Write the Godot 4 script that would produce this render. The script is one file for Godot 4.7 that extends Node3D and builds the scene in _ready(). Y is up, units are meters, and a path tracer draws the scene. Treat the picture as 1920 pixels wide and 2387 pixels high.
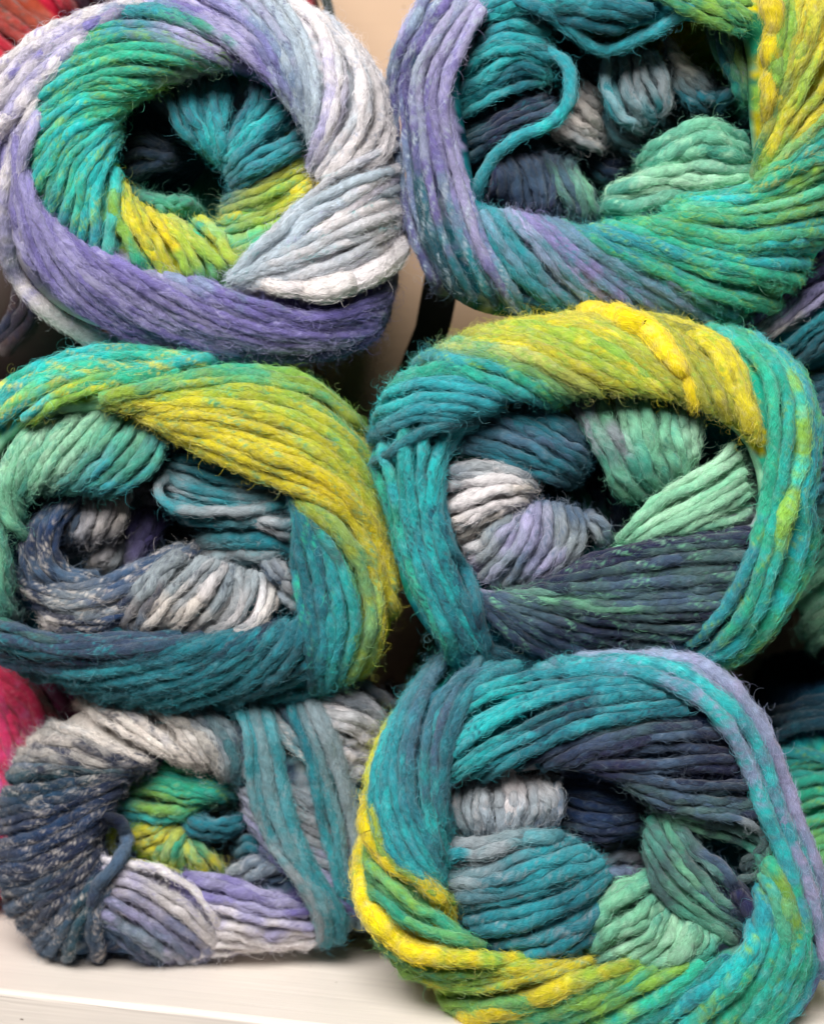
extends Node3D

# One photo pixel (1920 x 2387) is a tenth of a millimetre in the plane the camera is focused on.
const FOCAL := 4500.0
const DIST := 0.45
const PITCH := 9.0
const PX := 1.0e-4

var eye: Vector3
var ax: Vector3
var ay: Vector3
var az: Vector3
var rng := RandomNumberGenerator.new()
var noise := FastNoiseLite.new()
var noise_fine := FastNoiseLite.new()
var pal := {}
var wool: StandardMaterial3D
var fibre: StandardMaterial3D
var core_mat: StandardMaterial3D
var shelf_y := 0.0
var hair_lie: Array = []
var hair_curl: Array = []


func _ready() -> void:
	rng.seed = 4711
	noise.seed = 11
	noise.noise_type = FastNoiseLite.TYPE_SIMPLEX
	noise.frequency = 1.0
	noise_fine.seed = 23
	noise_fine.noise_type = FastNoiseLite.TYPE_SIMPLEX
	noise_fine.frequency = 1.0
	# ---- camera
	var p := deg_to_rad(PITCH)
	eye = Vector3(0, sin(p) * DIST, cos(p) * DIST)
	az = (-eye).normalized()
	ax = Vector3.RIGHT
	ay = ax.cross(az).normalized()
	var cam := Camera3D.new()
	cam.name = "camera"
	add_child(cam)
	cam.look_at_from_position(eye, Vector3.ZERO, Vector3.UP)
	cam.fov = rad_to_deg(2.0 * atan(1193.5 / FOCAL))
	cam.near = 0.02
	cam.far = 20.0
	var at := CameraAttributesPhysical.new()
	at.frustum_focus_distance = 0.437
	at.frustum_focal_length = 45.0
	at.exposure_aperture = 9.0
	cam.attributes = at
	cam.fov = rad_to_deg(2.0 * atan(1193.5 / FOCAL))
	cam.current = true
	# ---- room light and exposure
	var we := WorldEnvironment.new()
	we.name = "environment"
	var e := Environment.new()
	e.background_mode = Environment.BG_COLOR
	e.background_color = Color(0.62, 0.60, 0.58)
	e.background_energy_multiplier = 0.16
	e.tonemap_mode = Environment.TONE_MAPPER_LINEAR
	e.tonemap_exposure = 1.3
	e.sdfgi_enabled = true
	e.ssao_enabled = true
	e.ssil_enabled = true
	we.environment = e
	add_child(we)
	var lamp := AreaLight3D.new()
	lamp.name = "ceiling_lamp_light"
	lamp.area_size = Vector2(0.6, 0.4)
	lamp.light_energy = 1.7
	lamp.light_color = Color(1.0, 0.985, 0.965)
	lamp.shadow_enabled = true
	lamp.area_range = 6.0
	add_child(lamp)
	lamp.look_at_from_position(Vector3(-0.18, 0.68, 0.66), Vector3(0, 0, 0), Vector3.UP)
	# ---- materials, then the setting, then the skeins
	make_palette()
	make_materials()
	make_hair()
	build_setting()
	build_all()


# ------------------------------------------------------------------ places

func world_at(px: float, py: float, z: float) -> Vector3:
	var d := ax * ((px - 960.0) / FOCAL) - ay * ((py - 1193.5) / FOCAL) + az
	return eye + d * ((z - eye.z) / d.z)


func world_on_y(px: float, py: float, y: float) -> Vector3:
	var d := ax * ((px - 960.0) / FOCAL) - ay * ((py - 1193.5) / FOCAL) + az
	return eye + d * ((y - eye.y) / d.y)


# ------------------------------------------------------------------ materials

func make_palette() -> void:
	var hex := {
		"W": "e9e3e6", "C": "e3dad3", "L": "b0acd6", "P": "7a71b4", "D": "4f4a86", "B": "c0d0de",
		"U": "7f97b8", "T": "2a9aa8", "Q": "22c3c6", "K": "1a7384", "X": "154f60", "G": "2fb894",
		"E": "22946f", "F": "8cc04a", "Y": "ddd02a", "O": "b3b63a", "Z": "f0d90f", "M": "7fcaa4",
		"A": "45a08c", "J": "ace0be", "N": "1b2847", "S": "4d6784", "R": "97a3ab", "I": "24264c",
		"H": "4d6e70", "V": "20406e", "V2": "20406e", "g": "8e9095", "r": "c82a40", "o": "9c4230", "q": "4c5854",
		"p": "e2326a", "k": "c02850", "m": "c45a9a", "b": "4a3430"}
	for k in hex:
		pal[k] = Color.html(hex[k]).srgb_to_linear()


func make_materials() -> void:
	# fibre streaks: fine strokes along the yarn; grey relief and a pale-to-dark tone
	var w := 512
	var h := 256
	var data := PackedFloat32Array()
	data.resize(w * h)
	data.fill(0.45)
	var g := RandomNumberGenerator.new()
	g.seed = 99
	for i in 5200:
		var x := g.randf() * w
		var y := g.randf() * h
		var len := 20.0 + g.randf() * 90.0
		var sl := g.randfn(0.0, 0.16)
		var cv := g.randfn(0.0, 0.0018)
		var v := clampf(0.5 + g.randfn(0.0, 0.26), 0.0, 1.0)
		var n := int(len)
		for k in n:
			var xx := posmod(int(x) + k, w)
			var yy := posmod(int(y + sl * k + cv * k * k), h)
			var a := 0.75 * sin(PI * float(k) / n)
			var j := yy * w + xx
			data[j] = lerpf(data[j], v, a)
	var img := Image.create(w, h, false, Image.FORMAT_L8)
	var tone := Image.create(w, h, false, Image.FORMAT_RGB8)
	for y in h:
		for x in w:
			var v := data[y * w + x]
			img.set_pixel(x, y, Color(v, v, v))
			var t := 0.66 + 0.42 * v
			tone.set_pixel(x, y, Color(t, t, t))
	img.generate_mipmaps()
	tone.generate_mipmaps()
	var it := ImageTexture.create_from_image(img)
	var tt := ImageTexture.create_from_image(tone)
	wool = StandardMaterial3D.new()
	wool.vertex_color_use_as_albedo = true
	wool.albedo_texture = tt
	wool.heightmap_enabled = true
	wool.heightmap_texture = it
	wool.heightmap_scale = 0.022
	wool.roughness = 0.82
	wool.metallic_specular = 0.3
	wool.rim_enabled = true
	wool.rim = 0.35
	wool.rim_tint = 0.4
	core_mat = StandardMaterial3D.new()
	core_mat.vertex_color_use_as_albedo = true
	core_mat.albedo_texture = tt
	core_mat.roughness = 0.95
	core_mat.metallic_specular = 0.15
	fibre = StandardMaterial3D.new()
	fibre.vertex_color_use_as_albedo = true
	fibre.roughness = 0.55
	fibre.metallic_specular = 0.4


func hair_mesh(curl: float, segs: int, rad: float, lift: float, turns: float) -> ArrayMesh:
	# one fibre of length one: a three-sided tapering tube that leaves the yarn and bends over
	var pts: Array = []
	for i in segs + 1:
		var t := float(i) / segs
		var a := turns * TAU * t * (0.6 + 0.4 * t)
		pts.append(Vector3(curl * (cos(a) - 1.0), t * (1.0 - 0.35 * curl * t), lift * 4.0 * t * (1.0 - 0.85 * t) * 0.5 + curl * sin(a) * 0.8))
	var v := PackedVector3Array()
	var nn := PackedVector3Array()
	var idx := PackedInt32Array()
	for i in segs + 1:
		var dir: Vector3 = (pts[mini(i + 1, segs)] - pts[maxi(i - 1, 0)]).normalized()
		var s := dir.cross(Vector3(0.3, 0.2, 1.0)).normalized()
		var q := dir.cross(s).normalized()
		var rr := rad * (1.0 - 0.75 * float(i) / segs)
		for k in 3:
			var a := TAU * k / 3.0
			var o := s * cos(a) + q * sin(a)
			v.append(pts[i] + o * rr)
			nn.append(o)
	for i in segs:
		for k in 3:
			var a := i * 3 + k
			var b := i * 3 + (k + 1) % 3
			idx.append_array(PackedInt32Array([a, a + 3, b, b, a + 3, b + 3]))
	var ar := []
	ar.resize(Mesh.ARRAY_MAX)
	ar[Mesh.ARRAY_VERTEX] = v
	ar[Mesh.ARRAY_NORMAL] = nn
	ar[Mesh.ARRAY_INDEX] = idx
	var m := ArrayMesh.new()
	m.add_surface_from_arrays(Mesh.PRIMITIVE_TRIANGLES, ar)
	m.surface_set_material(0, fibre)
	return m


func make_hair() -> void:
	hair_lie = [hair_mesh(0.05, 4, 0.0145, 0.08, 0.4), hair_mesh(0.09, 5, 0.0145, 0.14, 0.7)]
	hair_curl = [hair_mesh(0.16, 11, 0.0062, 0.4, 1.1), hair_mesh(0.22, 14, 0.0062, 0.3, 1.7), hair_mesh(0.10, 9, 0.0062, 0.6, 0.5)]


# ------------------------------------------------------------------ bookkeeping

var names := {}

func thing(called: String, label: String, category: String, group := "") -> Node3D:
	var o := Node3D.new()
	var n: int = names.get(called, 0)
	names[called] = n + 1
	o.name = called if n == 0 else "%s_%03d" % [called, n]
	o.set_meta("label", label)
	o.set_meta("category", category)
	if group:
		o.set_meta("group", group)
	add_child(o)
	return o


func mesh_node(called: String, m: Mesh, parent: Node3D) -> MeshInstance3D:
	var o := MeshInstance3D.new()
	o.name = called
	o.mesh = m
	parent.add_child(o, true)
	return o


# ------------------------------------------------------------------ curves

func resample(p: Array, n: int) -> Array:
	# p: Vector2 points; n points evenly by length on a Catmull-Rom curve through them
	var dense: Array = []
	for i in p.size() - 1:
		var a: Vector2 = p[maxi(i - 1, 0)]
		var b: Vector2 = p[i]
		var c: Vector2 = p[i + 1]
		var d: Vector2 = p[mini(i + 2, p.size() - 1)]
		for k in 6:
			dense.append(b.cubic_interpolate(c, a, d, k / 6.0))
	dense.append(p[-1])
	var acc := PackedFloat32Array([0.0])
	for i in range(1, dense.size()):
		acc.append(acc[i - 1] + (dense[i] as Vector2).distance_to(dense[i - 1]))
	var out: Array = []
	var j := 0
	for i in n:
		var want := acc[-1] * i / (n - 1.0)
		while j < dense.size() - 2 and acc[j + 1] < want:
			j += 1
		var span := maxf(acc[j + 1] - acc[j], 1e-5)
		out.append((dense[j] as Vector2).lerp(dense[j + 1], clampf((want - acc[j]) / span, 0.0, 1.0)))
	return out


func dist_in(poly: PackedVector2Array, q: Vector2) -> float:
	# distance to the outline, positive inside
	var best := 1e9
	for i in poly.size():
		var c := Geometry2D.get_closest_point_to_segment(q, poly[i], poly[(i + 1) % poly.size()])
		best = minf(best, c.distance_squared_to(q))
	var d := sqrt(best)
	return d if Geometry2D.is_point_in_polygon(q, poly) else -d


func to_poly(flat: Array, o: Vector2, k: float) -> PackedVector2Array:
	var out := PackedVector2Array()
	for i in range(0, flat.size(), 2):
		out.append(o + Vector2(flat[i], flat[i + 1]) * k)
	return out


func smooth_poly(p: PackedVector2Array) -> PackedVector2Array:
	var out := PackedVector2Array()
	var n := p.size()
	for i in n:
		for k in 3:
			out.append(p[i].cubic_interpolate(p[(i + 1) % n], p[posmod(i - 1, n)], p[(i + 2) % n], k / 3.0))
	return out


func rounding(d: float, r: float) -> float:
	if d >= r:
		return 0.0
	if d <= 0.0:
		return r - d * 0.9
	return r - sqrt(r * r - (r - d) * (r - d))


# ------------------------------------------------------------------ yarn

class Skein:
	var node: Node3D
	var origin: Vector2
	var k: float
	var zc: float
	var outer: PackedVector2Array
	var hole: PackedVector2Array
	var r_out := 165.0
	var r_in := 55.0
	var samples: Array = []      # [Vector3, Color]
	var lie: Array = [[], []]    # transforms and colours of fibres, by shape
	var lie_c: Array = [[], []]
	var curl: Array = [[], [], []]
	var curl_c: Array = [[], [], []]
	var strands := 0
	var fuzz := 1.0
	var taper := 0.035
	var depth := 1300.0


func grade(spec: String, u: float) -> Color:
	var n := spec.length()
	if n == 1:
		return pal[spec]
	var f := clampf(u, 0.0, 1.0) * (n - 1)
	var i := mini(int(f), n - 2)
	return (pal[spec[i]] as Color).lerp(pal[spec[i + 1]], smoothstep(0.0, 1.0, f - i))


func strand(s: Skein, pts: Array, rad: float, c0: String, c1: String, mix: float, speck: String, amount: float) -> void:
	# pts: world points of the centre line; rad in metres
	var dense: Array = []
	for i in pts.size() - 1:
		var a: Vector3 = pts[maxi(i - 1, 0)]
		var b: Vector3 = pts[i]
		var c: Vector3 = pts[i + 1]
		var d: Vector3 = pts[mini(i + 2, pts.size() - 1)]
		var steps := clampi(int(b.distance_to(c) / 0.00068), 1, 12)
		for k in steps:
			dense.append(b.cubic_interpolate(c, a, d, float(k) / steps))
	dense.append(pts[-1])
	var n := dense.size()
	const SIDES := 11
	var v := PackedVector3Array()
	var nn := PackedVector3Array()
	var uv := PackedVector2Array()
	var col := PackedColorArray()
	var idx := PackedInt32Array()
	var id := rng.randf() * 1000.0
	rad *= 0.95
	var twist := 0.66 / rad
	var phase := rng.randf() * TAU
	var shift := rng.randfn(0.0, 0.09)
	var tone := rng.randfn(0.0, 0.09)
	var side := Vector3.UP
	var length := 0.0
	var total := 0.0
	for i in range(1, n):
		total += (dense[i] as Vector3).distance_to(dense[i - 1])
	var centres := PackedVector3Array()
	var tans := PackedVector3Array()
	for i in n:
		var t: Vector3 = (dense[mini(i + 1, n - 1)] - dense[maxi(i - 1, 0)]).normalized()
		if i == 0:
			side = t.cross(Vector3(0.31, 0.5, 0.8)).normalized()
		else:
			length += (dense[i] as Vector3).distance_to(dense[i - 1])
			side = (side - t * side.dot(t)).normalized()
		var q := t.cross(side)
		var u := length / maxf(total, 1e-6)
		var mm := length * 1000.0
		var slub := 1.0 + 0.24 * noise.get_noise_2d(id, mm * 0.085) + 0.07 * minf(1.0, 0.0014 / rad) * noise.get_noise_2d(id + 50.0, mm * 0.33)
		var endr := minf(1.0, minf(i, n - 1 - i) * 0.5 + 0.35)
		if rad > 0.00215:
			endr *= 0.3 + 0.7 * pow(sin(PI * clampf(u, 0.0, 1.0)), 0.75)
		var uu := u + shift + 0.16 * noise.get_noise_2d(id + 9.0, mm * 0.1)
		centres.append(dense[i])
		tans.append(t)
		for k in SIDES + 1:
			var th := TAU * k / SIDES
			var spin := th - twist * length * 0.9 + phase
			var rr := rad * slub * endr * (1.0 + 0.085 * cos(2.0 * spin) + 0.07 * minf(1.0, 0.0014 / rad) * noise_fine.get_noise_3d(cos(th) * 0.9 + id, sin(th) * 0.9, mm * 0.45))
			var o := side * cos(th) + q * sin(th)
			v.append(dense[i] + o * rr)
			nn.append(o)
			uv.append(Vector2(mm / 11.0, float(k) / SIDES * 0.8 + length * 0.5 / (TAU * rad) * 0.8 + id))
			var ragged := 0.07 * noise_fine.get_noise_3d(mm * 0.22 + id, cos(spin) * 1.1 + 5.0, sin(spin) * 1.1)
			var c := grade(c0, uu + ragged).lerp(grade(c1, uu + ragged), mix)
			var ss := mm * 0.05
			var n1 := noise.get_noise_3d(ss + id, cos(spin) * 0.85, sin(spin) * 0.85 + 7.0) + 0.13 * noise_fine.get_noise_3d(mm * 0.35 + id, cos(spin) * 2.2, sin(spin) * 2.2)
			if amount > 0.0:
				var th0 := 0.46 - amount * 1.15
				c = c.lerp(pal[speck], 0.78 * smoothstep(th0 - 0.05, th0 + 0.33, n1))
			var n2 := noise_fine.get_noise_3d(mm * 0.5 + id, cos(spin) * 1.4, sin(spin) * 1.4)
			c = c.lerp(Color(0.56, 0.60, 0.60), (0.08 + 0.3 * c.get_luminance()) * smoothstep(0.05, 0.7, noise.get_noise_3d(mm * 0.2 + id, cos(spin) * 1.3, sin(spin) * 1.3 + 40.0)))
			var lum := 1.0 + tone + 0.34 * n2 + 0.2 * noise.get_noise_3d(mm * 0.12, id, 3.0)
			col.append(Color(c.r * lum, c.g * lum, c.b * lum))
	for i in n - 1:
		for k in SIDES:
			var a := i * (SIDES + 1) + k
			var b := a + SIDES + 1
			idx.append_array(PackedInt32Array([a, b, a + 1, a + 1, b, b + 1]))
	var ar := []
	ar.resize(Mesh.ARRAY_MAX)
	ar[Mesh.ARRAY_VERTEX] = v
	ar[Mesh.ARRAY_NORMAL] = nn
	ar[Mesh.ARRAY_TEX_UV] = uv
	ar[Mesh.ARRAY_COLOR] = col
	ar[Mesh.ARRAY_INDEX] = idx
	var m := ArrayMesh.new()
	m.add_surface_from_arrays(Mesh.PRIMITIVE_TRIANGLES, ar)
	m.surface_set_material(0, wool)
	mesh_node("strand", m, s.node)
	s.strands += 1
	for i in range(0, n, 4):
		s.samples.append([dense[i], col[i * (SIDES + 1)]])
	# loose fibres on the side that can be seen
	var lying := int(total * 1000.0 * rad * 1000.0 * 12.5 * s.fuzz)
	for j in lying + int(total * 1000.0 * 1.0 * s.fuzz):
		var i := rng.randi_range(0, n - 1)
		var k := rng.randi_range(0, SIDES - 1)
		var at := i * (SIDES + 1) + k
		var nor: Vector3 = nn[at]
		var pos: Vector3 = v[at]
		if nor.dot((eye - pos).normalized()) < -0.15:
			continue
		var t: Vector3 = tans[i]
		var b := nor.cross(t)
		pos += t * rng.randf_range(-0.0005, 0.0005)
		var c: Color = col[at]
		var pale := rng.randf() * rng.randf()  # paler than the strand: heathered wool, plus caught light painted into the colour
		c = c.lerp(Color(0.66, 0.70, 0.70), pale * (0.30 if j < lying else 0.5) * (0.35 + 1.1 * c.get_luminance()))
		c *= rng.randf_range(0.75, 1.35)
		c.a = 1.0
		if j < lying:
			var ang := -0.42 + rng.randfn(0.0, 0.42)
			if rng.randf() < 0.5:
				ang += PI
			var dir := t * cos(ang) + b * sin(ang) + nor * rng.randf_range(-0.06, 0.16)
			var l := rng.randf_range(0.0010, 0.0030)
			var kind := j % 2
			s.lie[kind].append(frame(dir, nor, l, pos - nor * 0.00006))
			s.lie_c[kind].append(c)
		else:
			var ang := rng.randf() * TAU
			var dir := (t * cos(ang) + b * sin(ang)) * 0.9 + nor * rng.randf_range(0.25, 1.0)
			var l := rng.randf_range(0.0018, 0.0048)
			var kind := j % 3
			var up := (nor + Vector3(rng.randfn(0, 0.6), rng.randfn(0, 0.6), rng.randfn(0, 0.6))).normalized()
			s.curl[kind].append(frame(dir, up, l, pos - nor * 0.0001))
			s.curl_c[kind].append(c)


func frame(dir: Vector3, up: Vector3, l: float, at: Vector3) -> Transform3D:
	var y := dir.normalized()
	var x := y.cross(up)
	if x.length_squared() < 1e-6:
		x = y.cross(Vector3(0.3, 0.9, 0.2))
	x = x.normalized()
	var z := x.cross(y)
	return Transform3D(Basis(x * l, y * l, z * l), at)


# A band of strands. mode "rim": lies on the rounded end of the skein, lift in strand layers;
# mode "in": lies inside the opening, lift in millimetres from the front of the skein.
func band(s: Skein, mode: String, lift: float, r: float, guides: Array, cols: Array, speck := "W", amount := 0.0, fixed := 0) -> void:
	if mode == "in" and guides.size() > 1:
		lay(s, mode, lift - 2.4, r, guides, cols, speck, amount, fixed)
	lay(s, mode, lift, r, guides, cols, speck, amount, fixed)


func lay(s: Skein, mode: String, lift: float, r: float, guides: Array, cols: Array, speck: String, amount: float, fixed: int) -> void:
	const N := 13
	r *= 0.76 if r < 18.5 else (0.82 if r < 25.5 else 0.92)
	var gs: Array = []
	for g in guides:
		var flat: Array = []
		for i in range(0, g.size(), 2):
			flat.append(s.origin + Vector2(g[i], g[i + 1]) * s.k)
		gs.append(resample(flat, N))
	var mean := 0.0
	var most := 0.0
	for i in N:
		var across := 0.0
		for j in gs.size() - 1:
			across += (gs[j][i] as Vector2).distance_to(gs[j + 1][i])
		mean += across / N
		most = maxf(most, across)
	var width := lerpf(mean, most, 0.3)
	var n := fixed if fixed else maxi(1, int(round(width / ((1.72 if mode == "rim" else 1.5) * r))) + 1)
	for j in n:
		var f := 0.0 if n == 1 else float(j) / (n - 1) * (gs.size() - 1)
		f = clampf(f + rng.randf_range(-0.18, 0.18) * (gs.size() - 1) / maxf(n - 1, 1), 0.0, gs.size() - 1)
		var a := mini(int(f), gs.size() - 2) if gs.size() > 1 else 0
		var b := mini(a + 1, gs.size() - 1)
		var w := f - a if gs.size() > 1 else 0.0
		var ph := rng.randf() * 100.0
		var rr := r * rng.randf_range(0.8, 1.22)
		var up := rng.randf_range(-0.5, 0.6) * r
		var gap := (gs.size() - 1.0) / maxf(n - 1, 1)
		var skew0 := rng.randfn(0.0, 0.55) * gap
		var skew1 := rng.randfn(0.0, 0.55) * gap
		var pts: Array = []
		for i in N:
			var u := i / (N - 1.0)
			var fu := clampf(f + lerpf(skew0, skew1, u), 0.0, gs.size() - 1)
			var ga := mini(int(fu), gs.size() - 2) if gs.size() > 1 else 0
			var gb := mini(ga + 1, gs.size() - 1)
			var q: Vector2 = (gs[ga][i] as Vector2).lerp(gs[gb][i], fu - ga if gs.size() > 1 else 0.0)
			q += Vector2(noise.get_noise_2d(ph, u * 2.2), noise.get_noise_2d(ph + 31.0, u * 2.2)) * minf(r, 15.0) * 0.6
			var z := up + noise.get_noise_2d(ph + 77.0, u * 2.6) * r * 0.75
			var tuck := 1.0 - smoothstep(0.0, 0.13, minf(u, 1.0 - u))
			if mode == "rim":
				z += lift * 13.0 - rounding(dist_in(s.outer, q), s.r_out) - rounding(-dist_in(s.hole, q), s.r_in)
				z -= tuck * 16.0
			else:
				var across := 0.5 if n == 1 else float(j) / (n - 1)
				z += lift * 10.0 + 40.0 * (sin(PI * u) - 0.75) + 14.0 * (sin(PI * across) - 0.5) - tuck * 26.0
			pts.append([q, z])
		var line: Array = []
		for e in pts:
			line.append(world_at(e[0].x, e[0].y, s.zc + e[1] * PX))
		if mode == "rim":
			# a strand that leaves over the outside runs on along the side of the skein
			if dist_in(s.outer, pts[0][0]) < 26.0:
				line = run_back(s, pts[0][0], line[0], line[1]) + line
			if dist_in(s.outer, pts[-1][0]) < 26.0:
				var more := run_back(s, pts[-1][0], line[-1], line[-2])
				more.reverse()
				line += more
		var mixw := clampf(w + rng.randf_range(-0.3, 0.3), 0.0, 1.0)
		strand(s, line, (rr if r < 22.0 else r) * PX * (eye.z - s.zc) / eye.z, cols[mini(a, cols.size() - 1)], cols[mini(b, cols.size() - 1)], mixw, speck, amount)


func run_back(s: Skein, q: Vector2, p: Vector3, before: Vector3) -> Array:
	var c := Vector2.ZERO
	for v in s.outer:
		c += v
	c /= s.outer.size()
	var inward2 := (c - q).normalized()
	var inward := (ax * inward2.x - ay * inward2.y)
	var along := (p - before)
	along.z = 0.0
	along -= inward * along.dot(inward)
	along = along.normalized() * 0.004 if along.length() > 1e-6 else Vector3.ZERO
	return [p + Vector3(0, 0, -0.075) + inward * (0.0055 + s.taper * 0.075) + along * 2.6, p + Vector3(0, 0, -0.045) + inward * (0.0045 + s.taper * 0.045) + along * 2.2, p + Vector3(0, 0, -0.026) + inward * (0.0021 + s.taper * 0.026) + along * 1.8, p + Vector3(0, 0, -0.011) + inward * 0.0008 + along]


func make_core(s: Skein) -> void:
	# the wound body under the outermost strands: outside, rounded end, opening and its floor
	var c := Vector2.ZERO
	for v in s.hole:
		c += v
	c /= s.hole.size()
	const M := 144
	var rings: Array = []
	var outs: Array = []
	var ins: Array = []
	for i in M:
		var d := Vector2.from_angle(TAU * i / M)
		outs.append(cast(s.outer, c, d))
		ins.append(cast(s.hole, c, d))
	var plan: Array = []
	for z in [1.0, 0.6, 0.3, 0.1]:
		plan.append([0.0, -s.depth * z, 1])
	for i in 15:
		plan.append([0.015 + 0.985 * i / 14.0, 0.0, 0])
	plan.append([1.0, -150.0, 2])
	plan.append([1.0, -320.0, 2])
	plan.append([1.25, -420.0, 2])
	plan.append([1.6, -440.0, 2])
	for e in plan:
		var ring := PackedVector3Array()
		for i in M:
			var q: Vector2
			var z: float
			var ridge := 5.0 * sin(i * 3.0 * TAU / 9.0 + e[1] * 0.02 + e[0] * 11.0)
			if e[2] == 1:
				var back := -(e[1] as float)
				q = (outs[i] as Vector2)
				z = -s.r_out * 0.9 - back
				var p0 := world_at(q.x, q.y, s.zc - s.r_out * 0.9 * PX)
				var inn := (c - q).normalized()
				var shift := (30.0 + minf(back, 320.0) * 0.13 + back * s.taper - ridge) * PX
				ring.append(Vector3(p0.x + inn.x * shift, p0.y - inn.y * shift, s.zc + z * PX))
				continue
			elif e[2] == 0:
				q = (outs[i] as Vector2).lerp(ins[i], e[0])
				q += (c - q).normalized() * 16.0 * (1.0 - e[0])
				z = -rounding(dist_in(s.outer, q), s.r_out) - rounding(-dist_in(s.hole, q), s.r_in) - 26.0 + ridge
			else:
				q = c + ((ins[i] as Vector2) - c) * maxf(0.02, 2.0 - e[0] - (0.39 if e[0] > 1.5 else 0.0))
				z = e[1] - 20.0 + ridge
			ring.append(world_at(q.x, q.y, s.zc + z * PX))
		rings.append(ring)
	var v := PackedVector3Array()
	var col := PackedColorArray()
	var uv := PackedVector2Array()
	var idx := PackedInt32Array()
	for j in rings.size():
		for i in M + 1:
			var p: Vector3 = rings[j][i % M]
			v.append(p)
			var best := 1e9
			var bc := Color(0.1, 0.1, 0.1)
			for t in s.samples:
				var dd := (t[0] as Vector3).distance_squared_to(p)
				if dd < best:
					best = dd
					bc = t[1]
			col.append(bc)
			uv.append(Vector2(i / 12.0, j * 0.4))
	for j in rings.size() - 1:
		for i in M:
			var a := j * (M + 1) + i
			var b := a + M + 1
			idx.append_array(PackedInt32Array([a, b, a + 1, a + 1, b, b + 1]))
	var st := SurfaceTool.new()
	var ar := []
	ar.resize(Mesh.ARRAY_MAX)
	ar[Mesh.ARRAY_VERTEX] = v
	ar[Mesh.ARRAY_COLOR] = col
	ar[Mesh.ARRAY_TEX_UV] = uv
	ar[Mesh.ARRAY_INDEX] = idx
	var m := ArrayMesh.new()
	m.add_surface_from_arrays(Mesh.PRIMITIVE_TRIANGLES, ar)
	st.create_from(m, 0)
	st.generate_normals()
	var mm := st.commit()
	mm.surface_set_material(0, core_mat)
	mesh_node("wound_core", mm, s.node)


func cast(poly: PackedVector2Array, c: Vector2, d: Vector2) -> Vector2:
	var best := 0.0
	for i in poly.size():
		var h = Geometry2D.segment_intersects_segment(c, c + d * 4000.0, poly[i], poly[(i + 1) % poly.size()])
		if h != null:
			best = maxf(best, (h as Vector2).distance_to(c))
	return c + d * best


func many(s: Skein, called: String, m: Mesh, places: Array, cols: Array) -> void:
	if places.is_empty():
		return
	var mm := MultiMesh.new()
	mm.transform_format = MultiMesh.TRANSFORM_3D
	mm.use_colors = true
	mm.mesh = m
	mm.instance_count = places.size()
	for i in places.size():
		mm.set_instance_transform(i, places[i])
		mm.set_instance_color(i, cols[i])
	var o := MultiMeshInstance3D.new()
	o.name = called
	o.multimesh = mm
	o.set_meta("kind", "stuff")
	s.node.add_child(o, true)


func open_skein(label: String, origin: Vector2, k: float, zc: float, outer: Array, hole: Array) -> Skein:
	var s := Skein.new()
	s.node = thing("yarn_skein", label, "yarn skein", "skeins of wool yarn stacked on the shelf")
	s.origin = origin
	s.k = k
	s.zc = zc
	s.outer = smooth_poly(to_poly(outer, origin, k))
	s.hole = smooth_poly(to_poly(hole, origin, k))
	return s


func close_skein(s: Skein, with_core := true) -> void:
	if with_core:
		make_core(s)
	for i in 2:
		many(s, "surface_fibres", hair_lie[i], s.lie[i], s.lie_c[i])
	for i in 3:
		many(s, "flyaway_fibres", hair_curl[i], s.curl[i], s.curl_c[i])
	print(s.node.name, " strands ", s.strands, " fibres ", s.lie[0].size() * 2 + s.curl[0].size() * 3)


# ------------------------------------------------------------------ the setting
func wood_material(tint: Color, sd: int, wear: float) -> StandardMaterial3D:
	# brushed white paint: long faint brush lines, slightly uneven tone, a few specks
	var w := 1024
	var h := 512
	var g := RandomNumberGenerator.new()
	g.seed = sd
	var data := PackedFloat32Array()
	data.resize(w * h)
	data.fill(0.5)
	for i in 2600:
		var x := g.randi_range(0, w - 1)
		var y := g.randi_range(0, h - 1)
		var len := g.randi_range(60, 420)
		var v := clampf(0.5 + g.randfn(0.0, 0.22), 0.0, 1.0)
		var dr := g.randfn(0.0, 0.008)
		for k in len:
			var j := posmod(y + int(dr * k), h) * w + posmod(x + k, w)
			data[j] = lerpf(data[j], v, 0.6 * sin(PI * float(k) / len))
	var rel := Image.create(w, h, false, Image.FORMAT_L8)
	var tone := Image.create(w, h, false, Image.FORMAT_RGB8)
	var nz := FastNoiseLite.new()
	nz.seed = sd
	nz.frequency = 0.006
	for y in h:
		for x in w:
			var v := data[y * w + x]
			rel.set_pixel(x, y, Color(v, v, v))
			var t := 1.0 - wear * (0.5 - 0.5 * v) + 0.025 * nz.get_noise_2d(x, y * 3.0)
			tone.set_pixel(x, y, Color(clampf(t, 0, 1), clampf(t * 0.997, 0, 1), clampf(t * 0.99, 0, 1)))
	for i in 26:
		var x := g.randi_range(4, w - 5)
		var y := g.randi_range(4, h - 5)
		var d := g.randf_range(0.35, 0.7)
		for k in g.randi_range(1, 3):
			tone.set_pixel(x + k, y, Color(d, d * 0.95, d * 0.9))
	rel.generate_mipmaps()
	tone.generate_mipmaps()
	var m := StandardMaterial3D.new()
	m.albedo_color = tint
	m.albedo_texture = ImageTexture.create_from_image(tone)
	m.heightmap_enabled = true
	m.heightmap_texture = ImageTexture.create_from_image(rel)
	m.heightmap_scale = 0.012
	m.roughness = 0.42
	m.metallic_specular = 0.45
	return m


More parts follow.
